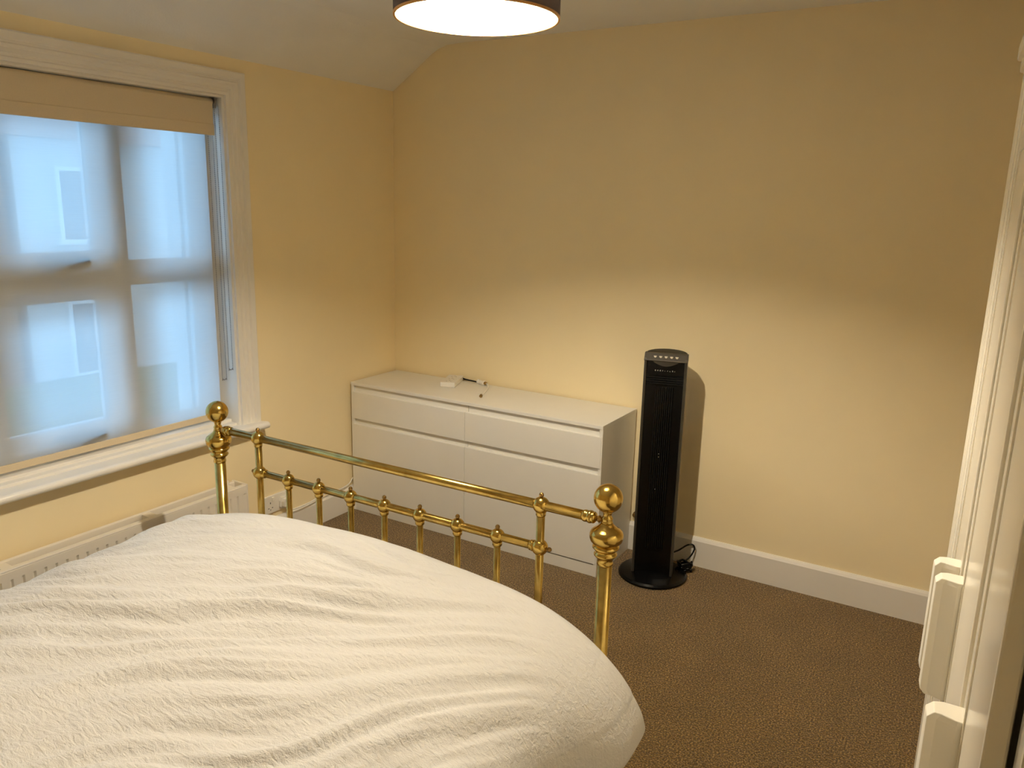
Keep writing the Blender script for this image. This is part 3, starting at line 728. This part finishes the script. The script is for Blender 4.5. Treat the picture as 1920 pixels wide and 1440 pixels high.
# side rails, slats and the headboard posts
for x in (0.03, BW - 0.03):
    bm = bmesh.new(); box(bm, x - 0.012, x + 0.012, -1.96, 0.0, 0.22, 0.28); link('side_rail', bm, 'brass_dark', bed, bevel=0.002)
for k in range(14):
    bm = bmesh.new(); box(bm, 0.04, BW - 0.04, -1.90 + k * 0.14, -1.83 + k * 0.14, 0.262, 0.28); link('slat', bm, 'wood', bed)
footposts(-1.96, 0.35)
bm = bmesh.new(); lathe(bm, [(0.0128, 0.0), (0.0128, BW)], 20, hx(None, 0, -1.96, ZT + 0.35)); link('head_rail', bm, 'brass_lo', bed, smooth=True)
for x in XS:
    bm = bmesh.new(); lathe(bm, [(0.0093, 0.24), (0.0093, ZT + 0.35)], 16, Matrix.Translation((x, -1.96, 0))); link('head_spindle', bm, 'brass_lo', bed, smooth=True)
bm = bmesh.new(); lathe(bm, [(0.0115, 0.0), (0.0115, BW)], 18, hx(None, 0, -1.96, 0.24)); link('head_rail', bm, 'brass_lo', bed, smooth=True)
tag(bed, 'antique brass double bed with ball finials and spindle footboard', 'bed')

# mattress
mt_ = bmesh.new(); box(mt_, 0.62, 1.955, -3.53, -1.70, 0.283, 0.50)
tag(link('mattress', mt_, 'mattress', bevel=0.04, segs=4), 'white mattress under the duvet on the brass bed', 'mattress')

# ------------------------------------------------------------------ duvet
def catmull(pts, n):
    out = []
    P = [tuple(2 * a - b for a, b in zip(pts[0], pts[1]))] + list(pts) + [tuple(2 * a - b for a, b in zip(pts[-1], pts[-2]))]
    segs = len(pts) - 1
    for i in range(n + 1):
        u = i / n * segs; k = min(int(u), segs - 1); t = u - k
        a, b, c, d = P[k:k + 4]
        out.append(tuple(0.5 * ((2 * b[j]) + (c[j] - a[j]) * t + (2 * a[j] - 5 * b[j] + 4 * c[j] - d[j]) * t * t + (3 * b[j] - a[j] - 3 * c[j] + d[j]) * t ** 3) for j in range(2)))
    return out
# cross-section from the window side hem, over the top, to the wardrobe side hem
sect = [(0.560, 0.20), (0.520, 0.215), (0.500, 0.27), (0.498, 0.36), (0.515, 0.45), (0.575, 0.535), (0.68, 0.590), (0.85, 0.632), (1.05, 0.660), (1.28, 0.675),
        (1.50, 0.678), (1.70, 0.668), (1.86, 0.642), (1.98, 0.597), (2.07, 0.530), (2.125, 0.450), (2.150, 0.365), (2.145, 0.285), (2.11, 0.225), (2.05, 0.205)]
NU, NV = 300, 300
cs = catmull(sect, NU)
YH, YS, RY_ = -3.42, -1.80, 0.128     # head end, where the foot rounding starts, its depth
XC, ZB = 1.30, 0.21
verts = []
for j in range(NV + 1):
    v = j / NV
    if v < 0.80:
        y = YH + (YS - YH) * v / 0.80; ph = 0.0
    else:
        ph = (v - 0.80) / 0.20 * PI / 2 * 1.0; y = None
    for i, (x, z) in enumerate(cs):
        if y is None:
            c_ = max(math.cos(ph), 0.0) ** 0.55; s_ = math.sin(ph) ** 0.75
            yy = YS + RY_ * s_
            right = max(0.0, (x - 1.75) / 0.4)
            k = 0.075 * (1 - c_)
            xx = XC + (x - XC) * (1 - k * (0.55 if x > XC else 1.0))
            zz = ZB + (z - ZB) * (0.30 + 0.70 * c_) if z > ZB else z
        else:
            xx, yy, zz = x, y, z
            # the foot end is a little fuller; gently hollow further up the bed
            t = (y - YH) / (YS - YH)
        verts.append([xx, yy, zz])
# radiating folds pulled from the foot corner on the wardrobe side
PX, PY = 2.30, -1.62
def folds(x, y, z):
    dx, dy = x - PX, y - PY; r = math.hypot(dx, dy); a = math.atan2(dy, -dx)   # a runs from 0 (along -x) to -90 deg (along -y)
    q = a * 1.0
    env = min(1.0, max(0.0, (r - 0.35) / 0.45)) * min(1.0, max(0.0, (-1.72 - y) / 0.15))
    env *= min(1.0, max(0.0, (z - 0.50) / 0.10))
    warp = 0.10 * noise.noise(Vector((x * 2.2, y * 2.2, 3.1)))
    big = noise.noise(Vector(((q + warp) * 7.5, r * 0.9, 7.7)))
    mid = noise.noise(Vector(((q + warp * 1.3) * 19.0, r * 1.8, 1.3)))
    rid = 1 - abs(noise.noise(Vector(((q + warp) * 30.0, r * 3.0, 9.2)))) * 2
    sm = noise.noise(Vector(((q + warp) * 62.0, r * 8.0, 5.5)))
    return env * (0.036 * big + 0.028 * mid + 0.0080 * rid + 0.0050 * sm)
for p in verts:
    x, y, z = p
    p[2] = z + folds(x, y, z)
    side = min(1.0, max(0.0, (0.56 - z) / 0.12))
    if x > 1.85:     # the hanging side is drawn in, and flares out again at the foot corner
        fl = min(1.0, max(0.0, (y + 2.02) / 0.22)); fl = fl * fl * (3 - 2 * fl)
        lo = min(1.0, max(0.0, (0.60 - z) / 0.20))
        tuck = min(1.0, max(0.0, (0.36 - z) / 0.13))
        p[0] += lo * (0.022 * fl - 0.060 * tuck * fl - 0.045 * (1 - fl) + 0.012 * math.sin((y + 2.0) * 16) * (1 - fl))
    if x > 1.9: p[0] += side * 0.010 * noise.noise(Vector((y * 7, z * 2.0, 2.0)))
    elif x < 0.7: p[0] += side * 0.012 * noise.noise(Vector((y * 6, z * 2.0, 8.0)))
    p[2] += 0.012 * noise.noise(Vector((x * 2.5, y * 2.5, 4.4))) * (1 if z > 0.45 else 0.3)
faces = []
W1 = NU + 1
for j in range(NV):
    for i in range(NU): faces.append((j * W1 + i, j * W1 + i + 1, (j + 1) * W1 + i + 1, (j + 1) * W1 + i))
me = bpy.data.meshes.new('duvet'); me.from_pydata([tuple(p) for p in verts], [], faces); me.update()
me.materials.append(M['duvet'])
for p in me.polygons: p.use_smooth = True
dv = bpy.data.objects.new('duvet', me); C.objects.link(dv)
tag(dv, 'white crinkled cotton duvet with soft radiating folds on the brass bed', 'duvet')

# ------------------------------------------------------------------ wardrobe (stands slightly askew to the room)
wa = empty('wardrobe', (3.03, -2.13, 0.0))
WL = Vector(wa.location)
CX, CY = CAM.x, CAM.y
def wp(o):
    for v in o.data.vertices: v.co -= WL
    return o
# front line at distance D (metres along +y from the photographer's station): offset from x = CX
def P(D, off, z): return Vector((2.7224 + off, -3.3055 + D, z))
def slab(bm, Da, oa, Db, ob, t, z0, z1):
    """upright slab whose front runs from (Da, oa) to (Db, ob), thickness t towards +x"""
    v = [bm.verts.new(P(D, o + dt, z)) for z in (z0, z1) for (D, o, dt) in ((Da, oa, 0), (Db, ob, 0), (Db, ob, t), (Da, oa, t))]
    for f in ((0, 3, 2, 1), (4, 5, 6, 7), (0, 1, 5, 4), (1, 2, 6, 5), (2, 3, 7, 6), (3, 0, 4, 7)): bm.faces.new([v[i] for i in f])
ZD0, ZD1, ZTOP = 0.085, 1.752, 1.845
def foff(D): return 0.0137 + (1.753 - D) * 0.0377       # carcass front line
# carcass
bm = bmesh.new(); slab(bm, 1.800, 0.0075, 1.757, 0.0125, 0.56, 0.0, ZTOP); wp(link('side_panel', bm, 'ward', wa, bevel=0.003))
bm = bmesh.new(); slab(bm, 0.602, foff(0.602) + 0.004, 0.572, foff(0.572) + 0.004, 0.535, 0.0, ZTOP); wp(link('side_panel', bm, 'ward', wa, bevel=0.002))
bm = bmesh.new(); slab(bm, 1.757, 0.0150, 0.602, foff(0.602) + 0.002, 0.53, ZD1 + 0.003, ZTOP); wp(link('top_rail', bm, 'ward', wa, bevel=0.003))
bm = bmesh.new(); slab(bm, 1.757, 0.034, 0.602, foff(0.602) + 0.022, 0.02, 0.0, ZD0 - 0.003); wp(link('plinth', bm, 'ward', wa, bevel=0.002))
bm = bmesh.new(); slab(bm, 1.757, 0.545, 0.602, foff(0.602) + 0.525, 0.008, 0.0, ZD1); wp(link('back_panel', bm, 'ward', wa))
bm = bmesh.new(); slab(bm, 1.757, 0.060, 0.602, foff(0.602) + 0.04, 0.48, ZD0 - 0.02, ZD0); wp(link('floor_panel', bm, 'ward', wa))
bm = bmesh.new(); slab(bm, 1.808, -0.003, 0.565, foff(0.565) - 0.018, 0.58, ZTOP, ZTOP + 0.022); slab(bm, 1.816, -0.010, 0.557, foff(0.557) - 0.025, 0.59, ZTOP + 0.022, ZTOP + 0.050)
wp(link('cornice', bm, 'ward', wa, bevel=0.004))
# far stile in front of the side panel: thin raised strip
bm = bmesh.new(); slab(bm, 1.802, 0.0035, 1.776, 0.0085, 0.012, 0.0, ZTOP); wp(link('stile', bm, 'ward', wa, bevel=0.002))
# doors: frame and sunk panel, handle
doors = [(1.752, 0.0150, 1.3775, 0.0245, 'near'), (1.3730, 0.0285, 0.9885, 0.0384, 'far'), (0.9835, 0.0427, 0.6060, 0.0418, 'far')]
for (Da, oa, Db, ob, side) in doors:
    L_ = Da - Db
    def lin(u): return Da - L_ * u, oa + (ob - oa) * u
    fw = 0.055 / L_; bm = bmesh.new()
    for (u0, u1, z0, z1) in ((0, fw, ZD0, ZD1), (1 - fw, 1, ZD0, ZD1), (fw, 1 - fw, ZD0, ZD0 + 0.055), (fw, 1 - fw, ZD1 - 0.055, ZD1)):
        a = lin(u0); b = lin(u1); slab(bm, a[0], a[1], b[0], b[1], 0.016, z0, z1)
    bmesh.ops.remove_doubles(bm, verts=bm.verts, dist=1e-5)
    d = wp(link('door', bm, 'ward', wa, bevel=0.0022))
    a = lin(fw * 0.9); b = lin(1 - fw * 0.9)
    bm = bmesh.new(); slab(bm, a[0], a[1] + 0.0022, b[0], b[1] + 0.0022, 0.010, ZD0 + 0.05, ZD1 - 0.05); wp(link('door_panel', bm, 'ward', d))
    # handle: tall block with a finger-pull lip, tapered ends
    uc = (1 - 0.030 / L_) if side == 'near' else (0.032 / L_)
    Dc, oc = lin(uc); z0, z1 = 0.826, 1.030
    bm = bmesh.new(); w2 = 0.013
    sec = [(w2 + 0.004, 0.001), (-w2 - 0.004, 0.001), (-w2 - 0.004, -0.006), (-w2 + 0.001, -0.026), (-w2 + 0.001, -0.036), (w2 - 0.001, -0.039), (w2 + 0.004, -0.026), (w2 + 0.004, -0.006)]
    if side == 'far': pass
    lv = []
    for (z, k) in ((z0, 0.80), (z0 + 0.008, 1.0), (z1 - 0.008, 1.0), (z1, 0.80)):
        lv.append([bm.verts.new(P(Dc + a_, oc + b_ * k, z)) for a_, b_ in sec])
    n = len(sec)
    for p_, q_ in zip(lv, lv[1:]):
        for k in range(n): bm.faces.new((p_[k], p_[(k + 1) % n], q_[(k + 1) % n], q_[k]))
    bm.faces.new(lv[0][::-1]); bm.faces.new(lv[-1])
    wp(link('handle', bm, 'handle', d, bevel=0.0012))
tag(wa, 'white three-door wardrobe with long block handles against the side wall', 'wardrobe')

# ------------------------------------------------------------------ pendant lamp
LX, LY, LZ = 1.640, -1.690, 2.000
lamp = empty('pendant_lamp', (LX, LY, LZ))
SR, SH = 0.190, 0.23
bm = bmesh.new(); n = 72
def ringv(r, z): return [bm.verts.new((r * math.cos(2 * PI * k / n), r * math.sin(2 * PI * k / n), z)) for k in range(n)]
a = ringv(SR, 0.001); b = ringv(SR, SH)
for k in range(n): bm.faces.new((a[k], a[(k + 1) % n], b[(k + 1) % n], b[k]))
sh = link('shade', bm, 'shade_out', lamp, smooth=True)
bm = bmesh.new(); a = ringv(SR - 0.0025, 0.001); b = ringv(SR - 0.0025, SH)
for k in range(n): bm.faces.new((a[(k + 1) % n], a[k], b[k], b[(k + 1) % n]))
link('lining', bm, 'shade_in', sh, smooth=True)
for z in (0.0, SH):
    bm = bmesh.new()
    pts = [(SR * math.cos(2 * PI * k / n), SR * math.sin(2 * PI * k / n), z) for k in range(n)]
    rr = [[] for _ in range(n)]
    for k in range(n):
        c_, s_ = math.cos(2 * PI * k / n), math.sin(2 * PI * k / n)
        for (dr_, dz_) in ((-0.0035, -0.002), (0.0015, -0.002), (0.0015, 0.003), (-0.0035, 0.003)):
            rr[k].append(bm.verts.new(((SR - 0.001 + dr_) * c_, (SR - 0.001 + dr_) * s_, z + dz_)))
    for k in range(n):
        p_, q_ = rr[k], rr[(k + 1) % n]
        for i in range(4): bm.faces.new((p_[i], p_[(i + 1) % 4], q_[(i + 1) % 4], q_[i]))
    link('rim', bm, 'copper', sh)
bm = bmesh.new()
for k in range(3):
    a_ = 2 * PI * k / 3 + 0.4
    tube(bm, [(0.021 * math.cos(a_), 0.021 * math.sin(a_), SH - 0.03), ((SR - 0.002) * math.cos(a_), (SR - 0.002) * math.sin(a_), SH - 0.004)], 0.0018, 6)
link('spider', bm, 'whitep', lamp)
bm = bmesh.new(); lathe(bm, [(0.016, SH - 0.072), (0.020, SH - 0.068), (0.020, SH - 0.025), (0.012, SH - 0.01), (0.005, SH + 0.01)], 20); link('bulb_holder', bm, 'whitep', lamp, smooth=False)
bm = bmesh.new(); b0 = 0.078; lathe(bm, [(0.0005, b0), (0.008, b0 + 0.002), (0.014, b0 + 0.007), (0.0175, b0 + 0.016), (0.0180, b0 + 0.030), (0.0180, SH - 0.080), (0.0165, SH - 0.073), (0.014, SH - 0.070)], 24); link('bulb', bm, 'bulb', lamp, smooth=True)
bm = bmesh.new(); tube(bm, [(0, 0, SH + 0.005), (0, 0, CZ - LZ - 0.02)], 0.0035, 8); link('flex', bm, 'whitep', lamp)
bm = bmesh.new(); lathe(bm, [(0.010, CZ - LZ - 0.034), (0.028, CZ - LZ - 0.028), (0.042, CZ - LZ - 0.006), (0.042, CZ - LZ + 0.001)], 28); link('ceiling_rose', bm, 'whitep', lamp)
tag(lamp, 'round drum pendant lamp with dark brown shade and glowing gold lining', 'lamp')
